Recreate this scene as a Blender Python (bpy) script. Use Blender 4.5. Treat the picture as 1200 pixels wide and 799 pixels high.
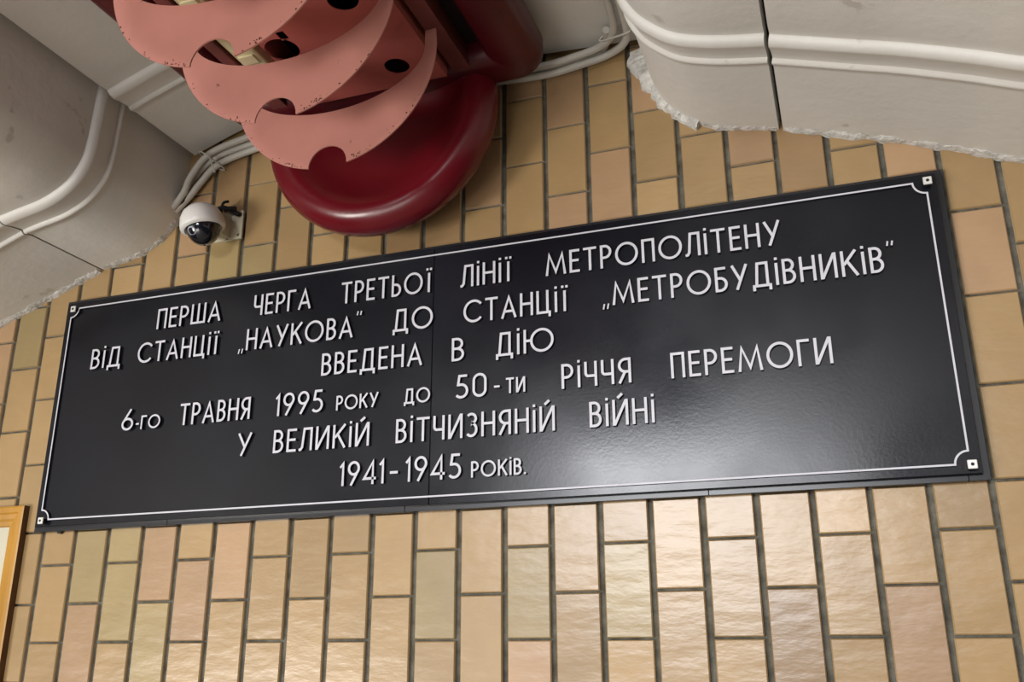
import bpy, bmesh, math, random
from mathutils import Vector, Matrix
random.seed(7)
C = bpy.context.scene.collection
for o in list(bpy.data.objects):
    bpy.data.objects.remove(o)

# ------------------------------------------------------------------ camera, world, lights, exposure
EYE = Vector((0.0, -1.28, 1.70))            # the wall's tiles face -Y at y = 0; depth d from the eye = y + 1.28
F_PX = 1092.6
cam = bpy.data.cameras.new('camera')
cam_o = bpy.data.objects.new('camera', cam)
C.objects.link(cam_o)
right = Vector((0.94229912, 0.3347436, -0.00436874))
down = Vector((-0.10782202, 0.29111147, -0.95059377))
fwd = Vector((-0.31693339, 0.89621473, 0.31040682))
M = Matrix.Identity(4)
for i in range(3):
    M[i][0], M[i][1], M[i][2], M[i][3] = right[i], -down[i], -fwd[i], EYE[i]
cam_o.matrix_world = M
cam.sensor_width = 36.0
cam.lens = F_PX / 1200.0 * 36.0
cam.clip_start = 0.02
cam.clip_end = 100
S = bpy.context.scene
S.camera = cam_o
S.view_settings.view_transform = 'Standard'
S.view_settings.look = 'None'
S.view_settings.gamma = 1.0
S.view_settings.use_curve_mapping = False
S.view_settings.exposure = 0.0

W = bpy.data.worlds.new('hall_light')
S.world = W
W.use_nodes = True
W.node_tree.nodes['Background'].inputs[0].default_value = (1.0, 0.95, 0.88, 1)
W.node_tree.nodes['Background'].inputs[1].default_value = 0.035


def area(name, loc, target, sx, sy, power, col):
    l = bpy.data.lights.new(name, 'AREA')
    l.shape = 'RECTANGLE'
    l.size, l.size_y, l.energy, l.color = sx, sy, power, col
    o = bpy.data.objects.new(name, l)
    C.objects.link(o)
    o.location = loc
    o.rotation_euler = (Vector(target) - Vector(loc)).to_track_quat('-Z', 'Y').to_euler()
    return o


area('hall_lamp_row', (-1.15, -6.2, 2.75), (-0.4, 0, 1.9), 2.2, 0.9, 220, (0.96, 0.97, 1.0))
area('hall_lamp_side', (-3.4, -3.9, 0.75), (-0.6, 0, 2.1), 1.2, 1.0, 135, (1.0, 0.95, 0.88))
area('hall_floor_glow', (-1.5, -3.6, 0.35), (-0.4, -0.2, 2.3), 2.0, 1.0, 34, (1.0, 0.95, 0.88))

# ------------------------------------------------------------------ materials


def mat(name, col, rough=0.5, spec=0.5, metal=0.0, var=0.0, vscale=8.0, bump=0.0, bscale=60.0, stretch=(1, 1, 1), coat=0.0, rvar=0.0, speck=None, island=0.0):
    m = bpy.data.materials.new(name)
    m.use_nodes = True
    nt = m.node_tree
    N, L = nt.nodes, nt.links
    p = N['Principled BSDF']
    p.inputs['Base Color'].default_value = (*col, 1)
    p.inputs['Roughness'].default_value = rough
    p.inputs['Specular IOR Level'].default_value = spec
    p.inputs['Metallic'].default_value = metal
    p.inputs['Coat Weight'].default_value = coat
    p.inputs['Coat Roughness'].default_value = 0.15
    tc = N.new('ShaderNodeTexCoord')
    mp = N.new('ShaderNodeMapping')
    mp.inputs['Scale'].default_value = stretch
    L.new(tc.outputs['Object'], mp.inputs[0])

    def noise(scale, det=4.0):
        n = N.new('ShaderNodeTexNoise')
        n.inputs['Scale'].default_value = scale
        n.inputs['Detail'].default_value = det
        L.new(mp.outputs[0], n.inputs['Vector'])
        return n
    src = None
    if var or speck:
        mix = N.new('ShaderNodeMix')
        mix.data_type = 'RGBA'
        n = noise(vscale)
        r = N.new('ShaderNodeMapRange')
        r.inputs[1].default_value, r.inputs[2].default_value = 0.3, 0.7
        L.new(n.outputs[0], r.inputs[0])
        L.new(r.outputs[0], mix.inputs[0])
        mix.inputs[6].default_value = (*[c * (1 - var) for c in col], 1)
        mix.inputs[7].default_value = (*[min(1, c * (1 + var)) for c in col], 1)
        src = mix.outputs[2]
        if speck:
            sc, thr, scol = speck
            n2 = noise(sc, 6.0)
            r2 = N.new('ShaderNodeMapRange')
            r2.inputs[1].default_value, r2.inputs[2].default_value = thr, thr + 0.04
            L.new(n2.outputs[0], r2.inputs[0])
            mx = N.new('ShaderNodeMix')
            mx.data_type = 'RGBA'
            L.new(r2.outputs[0], mx.inputs[0])
            L.new(src, mx.inputs[6])
            mx.inputs[7].default_value = (*scol, 1)
            src = mx.outputs[2]
        L.new(src, p.inputs['Base Color'])
    if rvar:
        n = noise(vscale * 0.7)
        r = N.new('ShaderNodeMapRange')
        r.inputs[1].default_value, r.inputs[2].default_value = 0.35, 0.65
        r.inputs[3].default_value, r.inputs[4].default_value = rough - rvar, rough + rvar
        L.new(n.outputs[0], r.inputs[0])
        L.new(r.outputs[0], p.inputs['Roughness'])
    if bump:
        n = noise(bscale)
        b = N.new('ShaderNodeBump')
        b.inputs['Strength'].default_value = 1.0
        b.inputs['Distance'].default_value = bump
        L.new(n.outputs[0], b.inputs['Height'])
        L.new(b.outputs[0], p.inputs['Normal'])
    return m


def tile_mat():
    m = mat('glazed_tile', (0.5, 0.36, 0.2), rough=0.3, spec=0.65, bump=0.0012, bscale=14.0, stretch=(1, 1, 2.6))
    nt = m.node_tree
    N, L = nt.nodes, nt.links
    p = N['Principled BSDF']
    at = N.new('ShaderNodeAttribute')
    at.attribute_name = 'tile_tint'
    tc = N.new('ShaderNodeTexCoord')
    n = N.new('ShaderNodeTexNoise')
    n.inputs['Scale'].default_value = 16
    n.inputs['Detail'].default_value = 3
    L.new(tc.outputs['Object'], n.inputs['Vector'])
    r = N.new('ShaderNodeMapRange')
    r.inputs[1].default_value, r.inputs[2].default_value = 0.3, 0.75
    r.inputs[3].default_value, r.inputs[4].default_value = 0.93, 1.06
    L.new(n.outputs[0], r.inputs[0])
    mx = N.new('ShaderNodeMix')
    mx.data_type = 'RGBA'
    mx.blend_type = 'MULTIPLY'
    mx.inputs[0].default_value = 1.0
    L.new(at.outputs['Color'], mx.inputs[6])
    L.new(r.outputs[0], mx.inputs[7])
    L.new(mx.outputs[2], p.inputs['Base Color'])
    return m


M_TILE = tile_mat()
M_BODY = mat('tile_body', (0.5, 0.4, 0.27), 0.8, 0.2)
M_GROUT = mat('grout', (0.115, 0.108, 0.088), 0.95, 0.1, var=0.4, vscale=50, bump=0.002, bscale=160)
M_WHITE = mat('white_paint', (0.70, 0.69, 0.655), 0.5, 0.3, var=0.05, vscale=5, bump=0.0007, bscale=55, speck=(17, 0.68, (0.54, 0.52, 0.48)))
M_CHIP = mat('white_plaster', (0.6, 0.59, 0.56), 0.9, 0.1, var=0.2, vscale=60, bump=0.004, bscale=120)
M_LIGHTBLOCK = mat('light_block_dark', (0.03, 0.03, 0.03), 0.9, 0.1, var=0.2, vscale=6, bump=0.003)  # near-black for the added light-blocking shell
M_BLACK = mat('black_paint', (0.006, 0.007, 0.011), 0.21, 0.32, var=0.25, vscale=6, bump=0.00005, bscale=220, rvar=0.06, speck=(55, 0.8, (0.2, 0.2, 0.19)))
M_LIP = mat('black_frame_paint', (0.011, 0.012, 0.016), 0.3, 0.5, var=0.2, vscale=9)
M_LETTER = mat('white_letter_paint', (0.55, 0.55, 0.6), 0.45, 0.4, var=0.08, vscale=40)
M_LSIDE = mat('black_letter_edge', (0.008, 0.008, 0.012), 0.5, 0.4)
M_RED = mat('red_enamel', (0.125, 0.004, 0.010), 0.26, 0.5, var=0.12, vscale=9, bump=0.0002, bscale=90, speck=(40, 0.735, (0.5, 0.35, 0.35)))
M_PINK = mat('pink_paint', (0.53, 0.235, 0.195), 0.6, 0.3, var=0.09, vscale=11, bump=0.0002, bscale=80, speck=(42, 0.72, (0.12, 0.05, 0.03)))
M_CHIPS = mat('bare_steel_chip', (0.07, 0.03, 0.02), 0.8, 0.2)
M_HOODSHADE = mat('hood_shade_black', (0.012, 0.005, 0.006), 0.7, 0.2, var=0.2)  # near-black colour standing for the shade inside the hood
M_HOOD = mat('shaded_red_enamel', (0.07, 0.003, 0.007), 0.35, 0.4, var=0.15, vscale=9, speck=(40, 0.75, (0.35, 0.25, 0.25)))  # darker copy of the red enamel: the hood's shade is in the colour
M_TRAY = mat('faded_red_paint', (0.4, 0.1, 0.085), 0.6, 0.3, var=0.12, vscale=12, speck=(35, 0.72, (0.05, 0.02, 0.015)))
M_RAIL = mat('brown_red_paint', (0.15, 0.04, 0.036), 0.5, 0.3, var=0.25, vscale=20)
M_TUBE = mat('yellowed_strip', (0.72, 0.66, 0.42), 0.5, 0.4, var=0.08, vscale=20)
M_CABLE = mat('grey_cable_jacket', (0.5, 0.48, 0.43), 0.45, 0.4, var=0.06, vscale=20)
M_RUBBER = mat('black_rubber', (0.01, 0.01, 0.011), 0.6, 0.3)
M_CAMW = mat('white_plastic', (0.72, 0.71, 0.68), 0.35, 0.5, var=0.04, vscale=30)
M_CAMP = mat('cream_plate_metal', (0.62, 0.58, 0.44), 0.45, 0.4, var=0.08, vscale=30)
M_GLASS = mat('smoked_dome', (0.006, 0.007, 0.012), 0.08, 0.6, coat=0.5)
M_LENS = mat('grey_lens_ring', (0.35, 0.36, 0.42), 0.3, 0.5)
M_GOLD = mat('gilt_wood', (0.4, 0.2, 0.03), 0.4, 0.5, var=0.3, vscale=14, stretch=(1, 1, 0.25), bump=0.0006, bscale=60)
M_GOLDD = mat('dark_wood_edge', (0.11, 0.045, 0.012), 0.5, 0.4, var=0.25, vscale=20)
M_MAT = mat('cream_paper', (0.52, 0.49, 0.38), 0.8, 0.2, var=0.04, vscale=10)
M_STEEL = mat('bolt_metal', (0.75, 0.74, 0.72), 0.35, 0.5, metal=0.3)
M_FLOOR = mat('grey_granite', (0.42, 0.38, 0.34), 0.35, 0.5, var=0.25, vscale=60)

# ------------------------------------------------------------------ helpers


def P3(x, d, z):
    """eye-relative x, depth from the eye, eye-relative height -> world"""
    return Vector((x, d - 1.28, z + 1.70))


def link(name, bm, mats, parent=None, smooth=False, angle=0.6):
    bmesh.ops.recalc_face_normals(bm, faces=bm.faces[:])
    me = bpy.data.meshes.new(name)
    bm.to_mesh(me)
    bm.free()
    for m in (mats if isinstance(mats, (list, tuple)) else [mats]):
        me.materials.append(m)
    if smooth:
        me.shade_smooth()
        me.set_sharp_from_angle(angle=angle)
    o = bpy.data.objects.new(name, me)
    C.objects.link(o)
    if parent:
        o.parent = parent
        o.matrix_parent_inverse = Matrix.Translation(-parent.location)
    return o


def struct(name, bm, mats, **k):
    o = link(name, bm, mats, **k)
    o['kind'] = 'structure'
    return o


def tag(o, label, cat, group=None):
    o['label'] = label
    o['category'] = cat
    if group:
        o['group'] = group
    return o


def thing(name, label, cat, loc, group=None):
    o = bpy.data.objects.new(name, None)
    o.empty_display_size = 0.05
    C.objects.link(o)
    o.location = loc
    return tag(o, label, cat, group)


def box(bm, x0, x1, y0, y1, z0, z1, bev=0.0, mi=0, seg=2):
    n0 = set(bm.faces)
    vs = [bm.verts.new((x, y, z)) for x in (x0, x1) for y in (y0, y1) for z in (z0, z1)]
    idx = [(0, 1, 3, 2), (4, 6, 7, 5), (0, 4, 5, 1), (2, 3, 7, 6), (0, 2, 6, 4), (1, 5, 7, 3)]
    fs = [bm.faces.new([vs[i] for i in q]) for q in idx]
    if bev:
        es = list({e for f in fs for e in f.edges})
        bmesh.ops.bevel(bm, geom=es, offset=bev, segments=seg, profile=0.5, affect='EDGES')
    for f in bm.faces:
        if f not in n0:
            f.material_index = mi
    return bm


def grid_solid(bm, rows, back):
    """two grids of equal size (front and back) joined along their border"""
    def lay(g):
        return [[bm.verts.new(p) for p in r] for r in g]
    a, b = lay(rows), lay(back)
    m, n = len(a), len(a[0])
    for g in (a, b):
        for i in range(m - 1):
            for j in range(n - 1):
                bm.faces.new((g[i][j], g[i + 1][j], g[i + 1][j + 1], g[i][j + 1]))
    for i in range(m - 1):
        for j in (0, n - 1):
            bm.faces.new((a[i][j], b[i][j], b[i + 1][j], a[i + 1][j]))
    for j in range(n - 1):
        for i in (0, m - 1):
            bm.faces.new((a[i][j], a[i][j + 1], b[i][j + 1], b[i][j]))


def tube(bm, pts, r, seg=10, mi=0):
    """round tube through pts (Catmull-Rom smoothed)"""
    P = [Vector(p) for p in pts]
    Q = []
    for i in range(len(P) - 1):
        p0, p1, p2, p3 = P[max(i - 1, 0)], P[i], P[i + 1], P[min(i + 2, len(P) - 1)]
        for k in range(6):
            t = k / 6
            Q.append(0.5 * ((2 * p1) + (p2 - p0) * t + (2 * p0 - 5 * p1 + 4 * p2 - p3) * t * t + (3 * p1 - p0 - 3 * p2 + p3) * t ** 3))
    Q.append(P[-1])
    rings = []
    up = None
    for i, q in enumerate(Q):
        t = (Q[min(i + 1, len(Q) - 1)] - Q[max(i - 1, 0)]).normalized()
        if up is None:
            up = t.orthogonal().normalized()
        up = (up - t * up.dot(t)).normalized()
        s = t.cross(up)
        rings.append([bm.verts.new(q + up * (r * math.cos(a)) + s * (r * math.sin(a))) for a in [2 * math.pi * k / seg for k in range(seg)]])
    for a, b in zip(rings, rings[1:]):
        for k in range(seg):
            bm.faces.new((a[k], a[(k + 1) % seg], b[(k + 1) % seg], b[k])).material_index = mi
    bm.faces.new(rings[0]).material_index = mi
    bm.faces.new(rings[-1]).material_index = mi


def lathe(bm, prof, centre, axis, seg=64, mi=0, a0=0.0, a1=2 * math.pi):
    """prof: (radius, height along axis)"""
    ax = Vector(axis).normalized()
    u = ax.orthogonal().normalized()
    v = ax.cross(u)
    c = Vector(centre)
    full = abs(a1 - a0 - 2 * math.pi) < 1e-6
    n = seg if full else seg + 1
    rings = []
    for r, h in prof:
        if r < 1e-6:
            rings.append([bm.verts.new(c + ax * h)])
        else:
            rings.append([bm.verts.new(c + ax * h + (u * math.cos(t) + v * math.sin(t)) * r) for t in [a0 + (a1 - a0) * k / seg for k in range(n)]])
    for a, b in zip(rings, rings[1:]):
        for k in range(seg):
            k2 = (k + 1) % n
            if len(a) == 1:
                q = (a[0], b[k], b[k2])
            elif len(b) == 1:
                q = (a[k], b[0], a[k2])
            else:
                q = (a[k], b[k], b[k2], a[k2])
            bm.faces.new(q).material_index = mi


def plate(outer, holes, thick, place, bm=None):
    """flat outline (2-D points) with holes, extruded; place maps (u, v, t) to world, t from 0 to thick"""
    cu = bpy.data.curves.new('outline', 'CURVE')
    cu.dimensions = '2D'
    cu.fill_mode = 'BOTH'
    cu.extrude = 0.5
    for loop in [outer] + list(holes):
        s = cu.splines.new('POLY')
        s.points.add(len(loop) - 1)
        for p, (u, v) in zip(s.points, loop):
            p.co = (u, v, 0, 1)
        s.use_cyclic_u = True
    o = bpy.data.objects.new('outline', cu)
    C.objects.link(o)
    dg = bpy.context.evaluated_depsgraph_get()
    me = bpy.data.meshes.new_from_object(o.evaluated_get(dg))
    bpy.data.objects.remove(o)
    bpy.data.curves.remove(cu)
    bm = bm or bmesh.new()
    b2 = bmesh.new()
    b2.from_mesh(me)
    bpy.data.meshes.remove(me)
    bmesh.ops.remove_doubles(b2, verts=b2.verts[:], dist=1e-6)
    mp = {}
    for v in b2.verts:
        mp[v] = bm.verts.new(place(v.co.x, v.co.y, (v.co.z + 0.5) * thick))
    for f in b2.faces:
        try:
            bm.faces.new([mp[v] for v in f.verts])
        except ValueError:
            pass
    b2.free()
    return bm


# ------------------------------------------------------------------ the setting: tiled wall, floor, vault
GX0, GP = -1.3189, 0.07111            # a vertical joint, column pitch
XW0, XW1, ZTOP = -2.39, 1.21, 2.76


def tile_wall():
    bm = bmesh.new()
    col = bm.loops.layers.float_color.new('tile_tint')
    k0, k1 = math.ceil((XW0 - GX0) / GP), math.floor((XW1 - GX0) / GP)
    base = (0.36, 0.236, 0.108)
    for k in range(k0, k1):
        x0, x1 = GX0 + k * GP + 0.0041, GX0 + (k + 1) * GP - 0.0041
        zs = []
        z = 0.134 if k % 2 == 0 else 0.0695
        a = z
        while a < ZTOP - 1.70:
            zs.append(a)
            a += 0.1215
        a = z - 0.126
        while a > -1.69:
            zs.insert(0, a)
            a -= 0.125
        for z0, z1 in zip(zs, zs[1:]):
            z0 += 1.70 + 0.0018 + random.uniform(-0.0006, 0.0006)
            z1 += 1.70 - 0.0018
            xo = random.uniform(-0.0006, 0.0006)
            b = 0.0014
            yb, yf = 0.007, random.uniform(-0.0005, 0.0005)
            tx, tz = random.uniform(-0.004, 0.004), random.uniform(-0.006, 0.006)
            xm, zm = (x0 + x1) / 2, (z0 + z1) / 2

            def V(x, y, z):
                return bm.verts.new((x + xo, y + (x - xm) * tx + (z - zm) * tz, z))
            inner = [V(x0 + b, yf - 0.0008, z0 + b), V(x1 - b, yf - 0.0008, z0 + b), V(x1 - b, yf - 0.0008, z1 - b), V(x0 + b, yf - 0.0008, z1 - b)]
            outer = [V(x0, yf + 0.0008, z0), V(x1, yf + 0.0008, z0), V(x1, yf + 0.0008, z1), V(x0, yf + 0.0008, z1)]
            backv = [V(x0, yb, z0), V(x1, yb, z0), V(x1, yb, z1), V(x0, yb, z1)]
            t = random.random()
            s = random.gauss(1.0, 0.07)
            if t < 0.08:
                c = (0.32, 0.235, 0.108)
            elif t < 0.22:
                c = (0.38, 0.24, 0.13)
            elif t < 0.30:
                c = (0.30, 0.19, 0.092)
            else:
                c = base
            c = tuple(v * s for v in c)
            fs = [bm.faces.new(inner)]
            for q in range(4):
                r = (q + 1) % 4
                f = bm.faces.new((inner[q], inner[r], outer[r], outer[q]))
                f.material_index = 0
                fs.append(f)
                f = bm.faces.new((outer[q], outer[r], backv[r], backv[q]))
                f.material_index = 1
            for f in fs:
                for lp in f.loops:
                    lp[col] = (*c, 1)
    # mortar bed behind the tiles
    box(bm, XW0, XW1, 0.005, 0.16, 0.0, ZTOP, mi=2)
    return struct('wall_back', bm, [M_TILE, M_BODY, M_GROUT])


tile_wall()
bm = bmesh.new()
box(bm, XW0, XW1, -6.5, 0.16, -0.1, 0.0)
struct('floor', bm, M_FLOOR)

# ribs run across the vault at two depths from the wall
YEND = -2.05
ys = [0.004, -0.02, -0.06, -0.11, -0.15]
RIBS = [(-0.1690, 0.022, 0.0055), (-0.1920, 0.048, 0.0075)]     # wall-side start, width, height


def rib(y):
    h = 0.0
    for y0, w, hh in RIBS:
        t = (y0 - y) / w                      # 0 at the wall side, 1 at the camera side
        if 0 <= t <= 1:
            if t < 0.72:
                v = hh * (t / 0.72) ** 1.6
            else:
                v = hh * math.sqrt(max(0.0, 1 - ((t - 0.72) / 0.28) ** 2))
            h = max(h, v)
        elif 1 < t < 1.16:
            h = min(h, -0.002)
    return h


y = -0.164
while y > -0.246:
    ys.append(y)
    y -= 0.0018
ys += [-0.26, -0.30, -0.5, -0.9, -1.4, YEND]


def spl(P, n=10):
    out = []
    P = [Vector((a, b)) for a, b in P]
    for i in range(len(P) - 1):
        p0, p1, p2, p3 = P[max(i - 1, 0)], P[i], P[i + 1], P[min(i + 2, len(P) - 1)]
        for k in range(n):
            t = k / n
            out.append(0.5 * ((2 * p1) + (p2 - p0) * t + (2 * p0 - 5 * p1 + 4 * p2 - p3) * t * t + (3 * p1 - p0 - 3 * p2 + p3) * t ** 3))
    out.append(P[-1])
    return out


def vault(name, prof, thick, ya=None):
    """prof runs left to right; the room is below: outward normal points down / towards the room"""
    n = len(prof)
    nor = []
    for i in range(n):
        t = (prof[min(i + 1, n - 1)] - prof[max(i - 1, 0)]).normalized()
        nor.append(Vector((t.y, -t.x)))
    yy = ys if ya is None else [ya] + ys[1:]
    fr = [[P3(prof[i].x + nor[i].x * rib(y), y + 1.28, prof[i].y + nor[i].y * rib(y)) for y in yy] for i in range(n)]
    bk = [[P3(prof[i].x - nor[i].x * thick, y + 1.28, prof[i].y - nor[i].y * thick) for y in yy] for i in range(n)]
    bm = bmesh.new()
    grid_solid(bm, fr, bk)
    return struct(name, bm, M_WHITE, smooth=True, angle=0.9)


LC = [(-1.268, .6765), (-1.235, .683), (-1.18, .694), (-1.136, .716), (-1.109, .750), (-1.101, .785), (-1.098, .83), (-1.094, .905)]
RC = [(-.2165, .925), (-.2165, .90), (-.2155, .866), (-.210, .833), (-.193, .799), (-.170, .774), (-.143, .754), (-.108, .741), (-.070, .732), (-.0315, .725)]
CR = [(-1.0765, .8755), (-1.0, .902), (-.92, .924), (-.80, .943), (-.67, .951), (-.54, .948), (-.42, .936), (-.34, .929), (-.226, .9215)]
vault('ceiling', spl(CR, 5), 0.04, -0.014)
vault('ceiling_panel', spl([(-2.38, .262), (-2.0, .404), (-1.6, .555), (-1.271, .675)], 3), 0.02)
vault('ceiling_panel.001', spl(LC, 6), 0.02)
vault('ceiling_panel.002', spl(RC, 6), 0.02)
vault('ceiling_panel.003', spl([(-.0255, .722), (.024, .706), (.069, .691), (.124, .673), (.2, .644), (.275, .613), (.6, .488), (1.2, .25)], 4), 0.02)

# dark shell added above the panels to stop light leaking through the gaps
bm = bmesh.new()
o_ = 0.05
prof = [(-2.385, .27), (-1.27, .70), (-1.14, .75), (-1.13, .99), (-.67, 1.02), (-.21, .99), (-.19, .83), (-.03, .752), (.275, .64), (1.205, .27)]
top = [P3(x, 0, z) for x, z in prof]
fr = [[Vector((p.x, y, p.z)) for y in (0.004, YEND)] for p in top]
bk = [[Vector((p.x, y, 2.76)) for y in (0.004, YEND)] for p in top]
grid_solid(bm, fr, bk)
struct('ceiling_light_block', bm, M_LIGHTBLOCK)


def crumbs(name, prof, size, dens, tuck=0.006):
    """rough plaster left where panel meets tile: one lumpy strip along the joint"""
    bm = bmesh.new()
    pts = spl(prof, 9)
    ring_prev = None
    rnd = random.Random(len(prof) * 31 + int(1000 * prof[0][0]))
    n = len(pts)
    ctl = [size * (0.3 + 1.0 * rnd.random()) * (1 if rnd.random() < dens else 0.2) for _ in range(n)]
    for i, p in enumerate(pts):
        t = (pts[min(i + 1, n - 1)] - pts[max(i - 1, 0)]).normalized()
        nn = Vector((t.y, -t.x))
        s = 0.5 * ctl[i] + 0.25 * (ctl[i - 1] + ctl[(i + 1) % n])
        s += 0.12 * size * (rnd.random() - 0.5)
        dd = 0.008 + 0.008 * rnd.random()
        prof_ = [(-tuck, -0.003), (-tuck, dd), (0.0, dd * 1.1), (s * 0.45, dd * (0.7 + 0.5 * rnd.random())), (s * 0.85, dd * 0.6), (s, -0.003)]
        ring = [bm.verts.new(P3(p.x + nn.x * a, 1.28 - b, p.y + nn.y * a)) for a, b in prof_]
        if ring_prev:
            for k in range(6):
                bm.faces.new((ring_prev[k], ring_prev[(k + 1) % 6], ring[(k + 1) % 6], ring[k]))
        else:
            bm.faces.new(ring)
        ring_prev = ring
    bm.faces.new(ring_prev)
    return struct(name, bm, M_CHIP, smooth=True, angle=0.8)


crumbs('trim_1', [(-.243, .90), (-.233, .868), (-.217, .833), (-.197, .799), (-.174, .774), (-.146, .754)], 0.012, 0.9, 0.03)
crumbs('trim_2', [(-.140, .752), (-.108, .741), (-.070, .732), (-.034, .726)], 0.004, 0.4)
crumbs('trim_3', [(-.024, .722), (.024, .706), (.069, .691), (.124, .673), (.2, .644), (.275, .613), (.5, .527)], 0.0045, 0.6)
crumbs('trim_4', [(-1.55, .573), (-1.435, .615), (-1.388, .632), (-1.319, .657), (-1.273, .673)], 0.004, 0.5)
crumbs('trim_5', [(-1.265, .6775), (-1.235, .683), (-1.18, .694), (-1.136, .716), (-1.109, .750)], 0.005, 0.4)

# ------------------------------------------------------------------ the plaque
PX0, PX1, PZ0, PZ1 = -1.329, 0.173, 0.190, 0.615
plaque = thing('memorial_plaque', 'wide black plaque with raised white Cyrillic lettering fixed on the tiled wall', 'plaque', P3((PX0 + PX1) / 2, 1.28, PZ0))
bm = bmesh.new()
for a, b in ((PX0, -1.05), (-1.0495, -0.62), (-0.6195, -0.17), (-0.1695, 0.148), (0.1485, PX1)):
    box(bm, a, b, -0.0125, -0.0005, 1.70 + PZ0, 1.70 + PZ1, bev=0.0004, seg=1)
link('backing_board', bm, M_LIP, plaque)
SEAM = -0.5765
for a, b in ((PX0 + 0.009, SEAM - 0.0004), (SEAM + 0.0004, PX1 - 0.009)):
    bm = bmesh.new()
    box(bm, a, b, -0.0215, -0.0126, 1.70 + PZ0 + 0.0075, 1.70 + PZ1 - 0.0075, bev=0.0006, seg=1)
    link('face_panel', bm, M_BLACK, plaque)
YF = -0.0215          # front of the panels


def ribbon(bm, pts, hw, y0, y1, closed=False):
    """a flat stroke of half width hw along 2-D pts: front face slot 0, sides slot 1"""
    P = [Vector(p) for p in pts]
    n = len(P)
    L, R = [], []
    for i in range(n):
        a = P[i - 1] if (i > 0 or closed) else None
        b = P[(i + 1) % n] if (i < n - 1 or closed) else None
        d1 = (P[i] - a).normalized() if a is not None else None
        d2 = (b - P[i]).normalized() if b is not None else None
        d1 = d1 or d2
        d2 = d2 or d1
        n1, n2 = Vector((-d1.y, d1.x)), Vector((-d2.y, d2.x))
        m = n1 + n2
        m = m.normalized() if m.length > 1e-6 else n1
        k = hw / max(m.dot(n1), 0.42)
        L.append(P[i] + m * k)
        R.append(P[i] - m * k)
    lf = [bm.verts.new((p.x, y1, p.y)) for p in L]
    rf = [bm.verts.new((p.x, y1, p.y)) for p in R]
    lb = [bm.verts.new((p.x, y0, p.y)) for p in L]
    rb = [bm.verts.new((p.x, y0, p.y)) for p in R]
    for i in range(n if closed else n - 1):
        j = (i + 1) % n
        bm.faces.new((lf[i], lf[j], rf[j], rf[i])).material_index = 0
        bm.faces.new((lf[i], lb[i], lb[j], lf[j])).material_index = 1
        bm.faces.new((rf[i], rf[j], rb[j], rb[i])).material_index = 1
        bm.faces.new((lb[i], rb[i], rb[j], lb[j])).material_index = 1
    if not closed:
        for i in (0, n - 1):
            bm.faces.new((lf[i], rf[i], rb[i], lb[i])).material_index = 1


# thin raised border line with scooped corners
bm = bmesh.new()
bx0, bx1, bz0, bz1, br = PX0 + 0.0235, PX1 - 0.0225, 0.209, 0.594, 0.0165
line = []
for cx, cz, a0 in ((bx1, bz1, 270), (bx0, bz1, 360), (bx0, bz0, 90), (bx1, bz0, 180)):
    for k in range(0, 10):
        t = math.radians(a0 - 10 * k)
        # concave quarter circle centred on the corner
        line.append((cx + br * math.cos(t), cz + 1.70 + br * math.sin(t)))
ribbon(bm, line, 0.00125, YF - 0.0002, YF - 0.0035, closed=True)
link('border_line', bm, [M_LETTER, M_LSIDE], plaque)

for x, z in ((-1.299, .2065), (.1525, .2075), (.1525, .5925), (-1.297, .5915)):
    bm = bmesh.new()
    lathe(bm, [(0, 0.0), (0.0046, 0.0), (0.0046, 0.0085), (0, 0.0085)], P3(x, 1.28 + YF + 0.0002, z), (0, -1, 0), 16, mi=1)
    box(bm, x - 0.0056, x + 0.0056, YF - 0.0105, YF - 0.0080, 1.70 + z - 0.0056, 1.70 + z + 0.0056, bev=0.0008, mi=0, seg=1)
    s = link('standoff_bolt', bm, [M_STEEL, M_RUBBER], plaque)
    s['label'] = 'small square white bolt cap on a black stalk'
    bm = bmesh.new()
    lathe(bm, [(0, 0.0), (0.0021, 0.0), (0.0021, 0.0008), (0, 0.0008)], P3(x, 1.28 + YF - 0.0104, z), (0, -1, 0), 12)
    link('screw_hole', bm, M_RUBBER, s)
bm = bmesh.new()
plate([(-.011, .012), (.011, .012), (.003, -.006), (-.003, -.006)], [], 0.006, lambda u, v, t: Vector((-1.2785 + u, -0.0015 - t, 1.70 + .1925 + v)), bm)
link('hanger_tab', bm, M_LIP, plaque)

# stroke alphabet: unit capital height; h is half the stroke
h = 0.052


def arc(cx, cy, rx, ry, a0, a1, n=16):
    return [(cx + rx * math.cos(math.radians(a0 + (a1 - a0) * k / n)), cy + ry * math.sin(math.radians(a0 + (a1 - a0) * k / n))) for k in range(n + 1)]


def stem(x, a=0.0, b=1.0):
    return [(x, a), (x, b)]


def bowl(x0, w, ya, yb):
    r = (yb - ya) / 2
    return [(x0, yb)] + arc(w - h - min(r, w - 2 * h), (ya + yb) / 2, min(r, w - 2 * h), r, 90, -90) + [(x0, ya)]


def ring(cx, cy, rx, ry):
    return ('C', arc(cx, cy, rx, ry, 0, 360, 40)[:-1])


def dot(x, y=1.05):
    return [(x, y - h), (x, y + h)]


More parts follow.
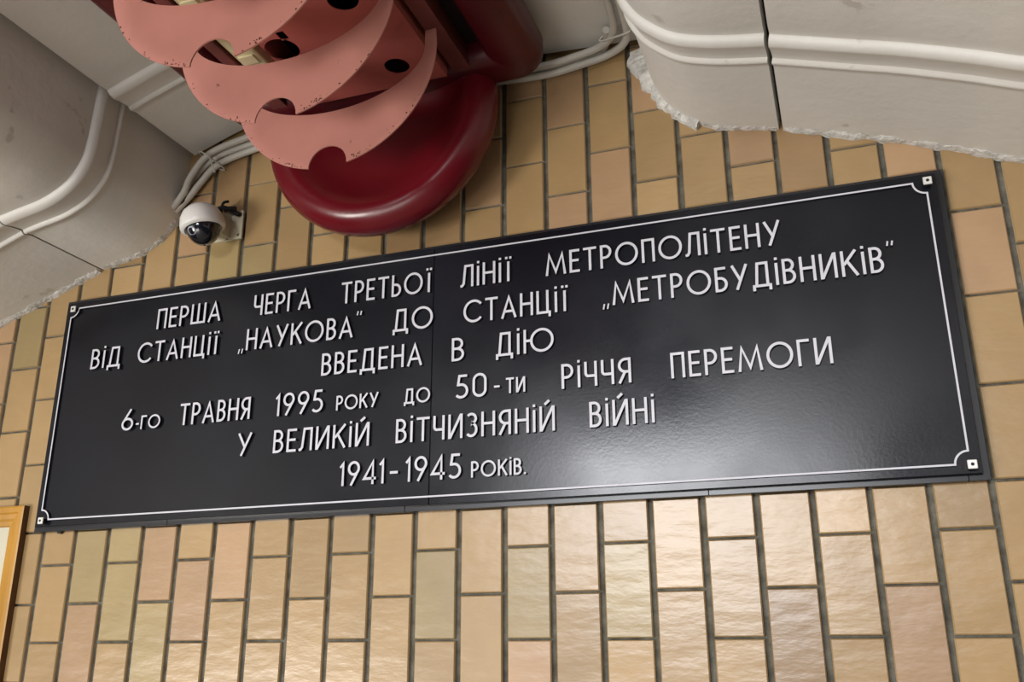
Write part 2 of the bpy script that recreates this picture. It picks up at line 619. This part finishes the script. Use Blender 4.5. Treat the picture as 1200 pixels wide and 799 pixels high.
t = 1 - h
G = {
    'П': (.56, [[(h, 0), (h, t), (.56 - h, t), (.56 - h, 0)]]),
    'Е': (.46, [[(.46, t), (h, t), (h, h), (.46, h)], [(h, .52), (.42, .52)]]),
    'Р': (.50, [stem(h), bowl(h, .50, .45, t)]),
    'Ш': (.84, [[(h, 1), (h, h), (.84 - h, h), (.84 - h, 1)], stem(.42, h, 1)]),
    'А': (.72, [[(.045, 0), (.36, .91), (.675, 0)], [(.16, .30), (.56, .30)]]),
    'Ч': (.52, [[(h, 1), (h, .58)] + arc(h + .12, .54, .12, .12, 180, 270, 6) + [(.52 - h, .42)], stem(.52 - h)]),
    'Г': (.46, [[(h, 0), (h, t), (.46, t)]]),
    'Т': (.60, [[(0, t), (.60, t)], stem(.30, 0, t)]),
    'Ь': (.50, [stem(h), bowl(h, .50, h, .55)]),
    'О': (1.0, [ring(.5, .5, .5 - h, .5 - h)]),
    'І': (.12, [stem(.06, 0, .88), dot(.06)]),
    'Ї': (.34, [stem(.17, 0, .88), dot(.075), dot(.265)]),
    'Л': (.60, [[(-.03, h), (.06, h + .01), (.13, .16), (.20, t), (.60 - h, t), (.60 - h, 0)]]),
    'М': (.94, [[(.05, 0), (.17, .90), (.47, .14), (.77, .90), (.89, 0)]]),
    'Н': (.60, [stem(h), stem(.60 - h), [(h, .52), (.60 - h, .52)]]),
    'У': (.66, [[(.04, 1), (.37, .33)], [(.62, 1), (.20, 0)]]),
    'В': (.50, [stem(h), bowl(h, .46, .53, t), bowl(h, .50, h, .53)]),
    'Д': (.74, [[(.05, -.14), (.05, h), (.69, h), (.69, -.14)], [(.15, h), (.22, t), (.74 - .15, t), (.74 - .15, h)]]),
    'С': (.88, [arc(.5, .5, .5 - h, .5 - h, 40, 320, 32)]),
    'Ц': (.66, [[(h, 1), (h, h), (.60, h), (.60, -.14)], stem(.50, h, 1)]),
    'К': (.60, [stem(h), [(.57, 1), (.10, .45)], [(.22, .60), (.58, 0)]]),
    'Ю': (1.28, [stem(h), [(h, .52), (.34, .52)], ring(.78, .5, .5 - h, .5 - h)]),
    'Б': (.50, [[(.45, t), (h, t), (h, 0)], bowl(h, .50, h, .55)]),
    'И': (.64, [stem(h), stem(.64 - h), [(h + .02, .02), (.64 - h - .02, .98)]]),
    'Й': (.64, [stem(h), stem(.64 - h), [(h + .02, .02), (.64 - h - .02, .98)], [(.22, 1.06), (.42, 1.22)]]),
    'Я': (.52, [stem(.52 - h), [(.52 - x, y) for x, y in bowl(h, .52, .45, t)], [(.28, .45), (.04, 0)]]),
    'З': (.50, [arc(.22, .755, .20, .19, 140, -90, 16) + arc(.22, .31, .225, .255, 90, -140, 18)]),
    '1': (.20, [[(.0, .76), (.14, .93), (.14, 0)]]),
    '9': (.58, [ring(.29, .70, .235, .25), [(.50, .60), (.17, 0)]]),
    '6': (.60, [ring(.30, .30, .24, .245), [(.085, .40), (.42, 1)]]),
    '5': (.54, [[(.48, t), (.15, t), (.10, .58)] + arc(.23, .32, .255, .265, 105, -140, 20)]),
    '0': (.60, [('C', arc(.30, .70, .245, .245, 0, 180, 14) + arc(.30, .30, .245, .245, 180, 360, 14))]),
    '4': (.62, [[(.46, 0), (.46, .93), (.05, .24), (.62, .24)]]),
    '-': (.26, [[(0, .42), (.26, .42)]]),
    '„': (.26, [[(.07, .09), (.02, -.13)], [(.25, .09), (.20, -.13)]]),
    '“': (.26, [[(.03, .98), (.07, 1.16)], [(.20, .98), (.24, 1.16)]]),
    '.': (.12, [[(.06, 0), (.06, .12)]]),
}


def word(text, x0, x1, z, cap=0.0372, label=None):
    sp = 0.17
    nat = sum(G[c][0] for c in text) * cap + sp * cap * (len(text) - 1)
    # wide words take the slack in their gaps first, then in the letters
    k = (x1 - x0) / nat
    bm = bmesh.new()
    x = x0
    j = 0
    for c in text:
        w, strokes = G[c]
        for s in strokes:
            closed = s[0] == 'C'
            pts = s[1] if closed else s
            j += 1
            dy = 0.00004 * (j % 5)
            ribbon(bm, [(x + a * cap * k, 1.70 + z + b * cap) for a, b in pts], (0.6 if c in '„“' else 1.0) * h * max(cap, 0.029), YF - 0.0002, YF - 0.005 - dy, closed)
        x += (w + sp) * cap * k
    o = link('lettering', bm, [M_LETTER, M_LSIDE], plaque)
    o['label'] = 'raised white letters reading ' + text
    return o


SM = 0.0235
for line_z, words_ in (
    (.5312, (("ПЕРША", -1.1064, -.9735), ("ЧЕРГА", -.907, -.7963), ("ТРЕТЬОЇ", -.7395, -.5770), ("ЛІНІЇ", -.5273, -.4430), ("МЕТРОПОЛІТЕНУ", -.3885, -.0435))),
    (.4714, (("ВІД", -1.2423, -1.1769), ("СТАНЦІЇ", -1.1400, -.9715), ("„НАУКОВА“", -.9309, -.7000), ("ДО", -.6433, -.5744), ("СТАНЦІЇ", -.5225, -.3540), ("„МЕТРОБУДІВНИКІВ“", -.3018, .0993))),
    (.4122, (("ВВЕДЕНА", -.7684, -.5908), ("В", -.5415, -.5206), ("ДІЮ", -.4689, -.3781))),
    (.3525, (("6", -1.1565, -1.1310), ("ТРАВНЯ", -1.036, -.8977), ("1995", -.8485, -.7618), ("50", -.5337, -.4837), ("РІЧЧЯ", -.3673, -.2645), ("ПЕРЕМОГИ", -.2078, .0067))),
    (.2922, (("У", -.9158, -.8891), ("ВЕЛИКІЙ", -.8481, -.6770), ("ВІТЧИЗНЯНІЙ", -.6314, -.3787), ("ВІЙНІ", -.3271, -.2341))),
    (.2325, (("1941", -.7241, -.6491), ("-", -.6392, -.6260), ("1945", -.6123, -.5233))),
):
    for tx_, a, b in words_:
        word(tx_, a, b, line_z)
for tx_, a, b, zz in (("-ГО", -1.1254, -1.0755, .3525), ("РОКУ", -.7374, -.6640, .3525), ("ДО", -.6193, -.5762, .3525), ("-", -.4720, -.4630, .3560), ("ТИ", -.4531, -.4234, .3538), ("РОКІВ.", -.5072, -.4232, .2325)):
    word(tx_, a, b, zz, SM)

# ------------------------------------------------------------------ the red lamp
LX, LZ = -0.654, 0.830
lamp = thing('ceiling_lamp', 'red ceiling lamp with pink crescent louvres, hung under the vault above the plaque', 'lamp', P3(LX, 1.2, 0.86))
# hood: shallow upside-down pan with a thick rolled rim
HX, HW, HY0, HY1, HR = -0.645, 0.282, -0.055, -1.50, 0.055
profh = [(0.0, .898), (0.0, .880)]
profh += [(0.032 - 0.032 * math.cos(math.radians(a)), .880 - 0.028 * math.sin(math.radians(a))) for a in range(15, 91, 15)]
profh += [(0.055, .852)] + [(0.055 + 0.03 * math.sin(math.radians(a)), .882 - 0.03 * math.cos(math.radians(a))) for a in range(15, 91, 15)] + [(0.085, .889)]
path = []
ycen, hy = (HY0 + HY1) / 2, (HY0 - HY1) / 2


def rr_path(inset, n=8):
    a, b, r = HW - inset, hy - inset, max(HR - inset, 0.004)
    out = []
    for sx, sy, s0 in ((1, 1, 0), (-1, 1, 90), (-1, -1, 180), (1, -1, 270)):
        for k in range(n + 1):
            t_ = math.radians(s0 + 90 * k / n)
            out.append((HX + sx * (a - r) + r * math.cos(t_), ycen + sy * (b - r) + r * math.sin(t_)))
    return out


bm = bmesh.new()
rings = []
for ins, z in profh:
    rings.append([bm.verts.new((x, y, 1.70 + z)) for x, y in rr_path(ins)])
m = len(rings[0])
for a, b in zip(rings, rings[1:]):
    for k in range(m):
        bm.faces.new((a[k], a[(k + 1) % m], b[(k + 1) % m], b[k]))
bm.faces.new(rings[0])
box(bm, HX - 0.03, HX + 0.03, -1.2, -0.2, 1.70 + .897, 1.70 + .945)
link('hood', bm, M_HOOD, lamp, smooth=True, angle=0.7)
bm = plate(rr_path(0.0855), [], 0.003, lambda u, v, t_: Vector((u, v, 1.70 + .8885 + t_)))  # black plate added to paint the darkness up inside the hood
link('hood_shade_plate', bm, M_HOODSHADE, lamp)['label'] = 'black plate painting the shade inside the hood'
# end discs with a rolled rim; the far one, unseen, is added to block light
pr = [(0, 0.002), (0.05, 0.001), (0.10, 0.004), (0.13, 0.012), (0.15, 0.021), (0.163, 0.0255), (0.174, 0.027)]
pr += [(0.174 + 0.032 * math.sin(math.radians(a)), -0.008 + 0.035 * math.cos(math.radians(a))) for a in range(12, 100, 11)]
pr += [(0.204, -0.022), (0.196, -0.034), (0.18, -0.038), (0, -0.038)]
for dd, sg in ((1.195, -1), (-0.19, 1)):
    bm = bmesh.new()
    lathe(bm, pr, P3(LX, dd, LZ - 0.002), (0, sg, 0), 96)
    bmesh.ops.bisect_plane(bm, geom=bm.verts[:] + bm.edges[:] + bm.faces[:], plane_co=P3(0, 0, .887), plane_no=(0, 0, 1), clear_outer=True)
    link('end_disc_or_light_block', bm, M_RED, lamp, smooth=True, angle=0.9)

R0, NR = 0.1695, 0.0315


def louvre_outline():
    zt = 0.026                                     # tips reach up to the rails
    out = []
    a0 = math.degrees(math.asin(zt / R0))
    na = math.degrees(2 * math.asin(NR / 2 / R0)) * 1.0
    # outer arc from the right tip down to the notch
    for k in range(30):
        t_ = a0 - (a0 + 90 - na) * k / 29
        out.append((R0 * math.cos(math.radians(t_)), R0 * math.sin(math.radians(t_))))
    cz = -R0 + 0.003
    for k in range(1, 14):
        t_ = math.radians(-5 + 190 * k / 14)
        out.append((NR * math.cos(t_), cz + NR * math.sin(t_)))
    for k in range(30):
        t_ = -90 - na - (90 - na + a0) * k / 29
        out.append((R0 * math.cos(math.radians(t_)), R0 * math.sin(math.radians(t_))))
    # inner edge: flat ellipse
    A, B = 0.151, 0.078
    out.append((-A, zt))
    for k in range(37):
        t_ = math.radians(180 + 180 * k / 36)
        out.append((A * math.cos(t_), B * math.sin(t_)))
    out.append((A, zt))
    return out


lo = louvre_outline()
LY = [1.048 - 0.1345 * i for i in range(9)]
for d in LY:
    bm = plate(lo, [], 0.0022, lambda u, v, t_: P3(LX + u, d + t_, LZ + v))
    for _ in range(46):                            # chipped paint along the lower edge
        an = math.radians(random.choice((random.uniform(200, 258), random.uniform(282, 335), random.uniform(245, 257), random.uniform(283, 295))))
        rr = R0 - abs(random.gauss(0.0, 0.004)) - 0.0006
        u0, v0, q = rr * math.cos(an), rr * math.sin(an), random.uniform(0.0004, 0.0014)
        f = bm.faces.new([bm.verts.new(P3(LX + u0 + q * random.uniform(.6, 1.5) * math.cos(b), d - 0.0002, LZ + v0 + q * random.uniform(.6, 1.5) * math.sin(b))) for b in (0.3, 1.5, 2.6, 3.9, 5.2)])
        f.material_index = 1
    link('louvre', bm, [M_PINK, M_CHIPS], lamp)
# rails that carry the louvres
for sx in (1, -1):
    bm = bmesh.new()
    xr = LX + sx * 0.164
    box(bm, xr - 0.014, xr + 0.014, LY[-1] - 1.32, 1.158 - 1.28, 1.70 + .856, 1.70 + .860, bev=0.0006, seg=1)
    box(bm, xr + sx * 0.011, xr + sx * 0.014, LY[-1] - 1.32, 1.158 - 1.28, 1.70 + .858, 1.70 + .888, bev=0.0006, seg=1)
    link('louvre_rail', bm, M_RAIL, lamp)
# perforated tray above the louvres
circ = lambda x, y, r, n=24: [(x + r * math.cos(2 * math.pi * k / n), y + r * math.sin(2 * math.pi * k / n)) for k in range(n)]
x0, x1 = -.742, -.512
ya, yb = LY[-1] - 1.31, 1.150 - 1.28
holes = [circ(-.574, 1.100 - 1.28, .0195), circ(-.574, 1.022 - 1.28, .012), circ(-.576, .936 - 1.28, .022), circ(-.716, 1.004 - 1.28, .026), circ(-.60, .80 - 1.28, .0195),
         circ(-.576, .60 - 1.28, .022), circ(-.716, .70 - 1.28, .026)]
holes.append([(-.704, .966 - 1.28), (-.691, .966 - 1.28), (-.691, .985 - 1.28), (-.704, .985 - 1.28)])
bm = plate([(x0, ya), (x1, ya), (x1, yb), (x0, yb)], holes, 0.002, lambda u, v, t_: Vector((u, v, 1.70 + .845 + t_)))
box(bm, x0, x0 + 0.002, ya, yb, 1.70 + .8468, 1.70 + .888)
box(bm, x1 - 0.002, x1, ya, yb, 1.70 + .8468, 1.70 + .888)
link('gear_tray', bm, M_TRAY, lamp)
bm = bmesh.new()
box(bm, -.797, -.757, ya, yb - 0.06, 1.70 + .846, 1.70 + .888, bev=0.004)
k = 0
for yy_ in [LY[i] - 1.28 - 0.05 for i in range(7)]:
    box(bm, -.790, -.764, yy_, yy_ + 0.02, 1.70 + .843, 1.70 + .8465, bev=0.001)
link('lamp_strip', bm, M_TUBE, lamp)
bm = bmesh.new()
box(bm, -.806, -.799, ya, yb - 0.06, 1.70 + .842, 1.70 + .888, bev=0.001)
link('strip_rail', bm, M_RAIL, lamp)

# ------------------------------------------------------------------ cables along the wall-vault corner
bm = None
RT = 0.0062
cab = [
    [(-.2335, .40, .9065), (-.2335, 1.05, .9055), (-.2345, 1.17, .904), (-.2435, 1.232, .903), (-.277, 1.262, .9035), (-.33, 1.2655, .8965), (-.40, 1.2665, .8925), (-.55, 1.2665, .905), (-.70, 1.2665, .908), (-.84, 1.2665, .893), (-.944, 1.2665, .877), (-1.03, 1.2665, .861), (-1.075, 1.2665, .826), (-1.090, 1.264, .795), (-1.106, 1.262, .778)],
    [(-.2505, .40, .9095), (-.2505, 1.05, .9085), (-.2515, 1.16, .907), (-.260, 1.213, .907), (-.287, 1.246, .910), (-.335, 1.2525, .905), (-.40, 1.2535, .901), (-.55, 1.2535, .912), (-.70, 1.2535, .914), (-.84, 1.2535, .900), (-.944, 1.2535, .884), (-1.03, 1.2535, .865), (-1.068, 1.2535, .826), (-1.082, 1.255, .795), (-1.106, 1.258, .768)],
    [(-.270, 1.21, .911), (-.290, 1.2665, .9165), (-.34, 1.2675, .9095), (-.40, 1.2675, .9065), (-.47, 1.2645, .922), (-.53, 1.243, .926), (-.60, 1.2395, .912), (-.70, 1.2395, .890), (-.80, 1.250, .874), (-.86, 1.264, .870), (-.944, 1.2675, .864), (-1.022, 1.2675, .847), (-1.058, 1.2675, .815), (-1.075, 1.267, .795), (-1.106, 1.267, .765)],
]
names = ['top one of the three grey cables clipped along the wall under the vault',
         'front one of the three grey cables, running beneath the crown of the vault',
         'lowest of the three grey cables beside the dome camera']
for pts, lb in zip(cab, names):
    root = bmesh.new()
    tube(root, [P3(*p) for p in pts], RT, 12)
    o = link('cable', root, M_CABLE, smooth=True, angle=1.2)
    tag(o, lb, 'cable', 'cables along the vault')
bm = bmesh.new()
tube(bm, [P3(-1.058, 1.272, .861), P3(-1.048, 1.2445, .866), P3(-1.026, 1.2445, .852), P3(-1.012, 1.2745, .838), P3(-1.04, 1.2755, .85), P3(-1.058, 1.272, .861)], 0.0014, 6)
tube(bm, [P3(-1.026, 1.2445, .852), P3(-1.016, 1.240, .836), P3(-1.003, 1.236, .812)], 0.0014, 6)
tag(link('cable_tie', bm, M_CABLE, smooth=True), 'pale cable tie with loose tail strapped round the cables by the dome camera', 'cable tie')
bm = bmesh.new()
tube(bm, [P3(-.238, 1.212, .914), P3(-.232, 1.205, .896), P3(-.256, 1.212, .896), P3(-.285, 1.225, .905), P3(-.262, 1.218, .918), P3(-.238, 1.212, .914)], 0.0014, 6)
tag(link('cable_tie', bm, M_CABLE, smooth=True), 'pale cable tie round the cable bend at the ribbed white panel', 'cable tie')

bm = bmesh.new()  # black stub added for the shadowed hole at the cable ends
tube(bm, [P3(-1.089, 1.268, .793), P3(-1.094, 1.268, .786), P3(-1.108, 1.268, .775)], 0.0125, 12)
tag(link('cable_hole_dark', bm, M_RUBBER, smooth=True), 'added black stub for the dark hole where the grey cables enter the white vault panel beside the dome camera', 'cable hole')

# ------------------------------------------------------------------ dome camera on its bracket
dc = thing('dome_camera', 'white security dome camera on a cream wall bracket beside the red lamp', 'camera', P3(-1.0, 1.28, .70))
bm = bmesh.new()
holes = [circ(.0375, .020, .004, 12), circ(.0365, -.019, .003, 12), circ(.014, -.024, .002, 10)]
plate([(-.034, -.027), (.044, -.027), (.044, .028), (-.034, .028)], holes, 0.004, lambda u, v, t_: P3(-1.006 + u, 1.2785 - t_, .7195 + v), bm)
# wedge arm from plate to dome
q = [(-.020, -.024), (.020, -.024), (.020, .022), (-.020, .022)]
a = [bm.verts.new(P3(-1.006 + u, 1.2745, .7195 + v)) for u, v in q]
b = [bm.verts.new(P3(-1.006 + u * .8 - .004, 1.240, .7195 + v * .7)) for u, v in q]
for k in range(4):
    bm.faces.new((a[k], a[(k + 1) % 4], b[(k + 1) % 4], b[k]))
bm.faces.new(a)
bm.faces.new(b)
link('mounting_bracket', bm, M_CAMP, dc)
DCEN = P3(-1.006, 1.222, .7035)
ax = Vector((0.20, 0.10, -0.97)).normalized()
bm = bmesh.new()
RB = 0.0385
pr = [(0, -0.036), (0.012, -0.0355), (0.022, -0.032), (0.031, -0.024), (0.0365, -0.012), (RB, 0.0), (RB, 0.006), (0.0375, 0.0085), (0.032, 0.0105), (0.030, 0.008), (0, 0.004)]
lathe(bm, pr, DCEN, ax, 48)
link('camera_housing', bm, M_CAMW, dc, smooth=True, angle=0.9)
bm = bmesh.new()
pr = [(0.0295 * math.cos(math.radians(t_)), 0.005 + 0.0345 * math.sin(math.radians(t_))) for t_ in range(0, 90, 9)] + [(0, 0.0395)]
lathe(bm, pr, DCEN, ax, 48)
gl = link('dome_window', bm, M_GLASS, dc, smooth=True)
gl['label'] = 'dark smoked dome'
bm = bmesh.new()
lc = DCEN + ax * 0.020 + Vector((-0.004, -0.016, 0.005))
lathe(bm, [(0.0, 0.0), (0.0085, 0.0), (0.0085, 0.013), (0.0065, 0.014), (0.0055, 0.0115), (0, 0.011)], lc, Vector((-0.1, -0.75, -0.65)), 24)
link('lens', bm, M_LENS, dc, smooth=True, angle=0.6)
bm = bmesh.new()
for i, (p0, p1, p2) in enumerate([((-1.022, 1.262, .742), (-.998, 1.262, .7525), (-.974, 1.272, .742)), ((-1.012, 1.258, .747), (-.990, 1.258, .749), (-.968, 1.270, .737)), ((-1.000, 1.262, .744), (-.993, 1.255, .757), (-.987, 1.262, .763)), ((-.99, 1.258, .745), (-.978, 1.256, .7445), (-.970, 1.264, .746))]):
    tube(bm, [P3(*p0), P3(*p1), P3(*p2)], 0.0042 if i != 2 else 0.0025, 8)
lead = link('camera_lead', bm, M_RUBBER, dc, smooth=True)

# ------------------------------------------------------------------ framed picture at the lower corner
FX1, FZ1 = -1.3585, 0.238
FX0, FZ0 = -1.80, -0.34
fr_ = thing('picture_frame', 'gilt wooden picture frame on the tiles below the corner of the plaque', 'picture frame', P3((FX0 + FX1) / 2, 1.28, FZ0))
pf = [(0.0, 0.0, 1), (0.0, 0.024, 1), (0.003, 0.026, 0), (0.011, 0.026, 0), (0.014, 0.021, 0), (0.022, 0.019, 0), (0.026, 0.014, 0), (0.033, 0.0125, 0), (0.035, 0.008, 1), (0.036, 0.003, 1)]
bm = bmesh.new()
corners = [(FX0, FZ0, 1, 1), (FX1, FZ0, -1, 1), (FX1, FZ1, -1, -1), (FX0, FZ1, 1, -1)]
rg = []
for x, z, sx, sz in corners:
    rg.append([bm.verts.new((x + sx * u, -0.001 - 0.52 * v, 1.70 + z + sz * u)) for u, v, _ in pf])
for k in range(4):
    a, b = rg[k], rg[(k + 1) % 4]
    for j in range(len(pf) - 1):
        f = bm.faces.new((a[j], a[j + 1], b[j + 1], b[j]))
        f.material_index = 1 if pf[j][2] and (j == 0 or pf[j + 1][2]) else 0
link('frame_moulding', bm, [M_GOLD, M_GOLDD], fr_)
bm = bmesh.new()
box(bm, FX0 + 0.03, FX1 - 0.03, -0.0045, -0.002, 1.70 + FZ0 + 0.03, 1.70 + FZ1 - 0.03)
link('picture_sheet', bm, M_MAT, fr_)
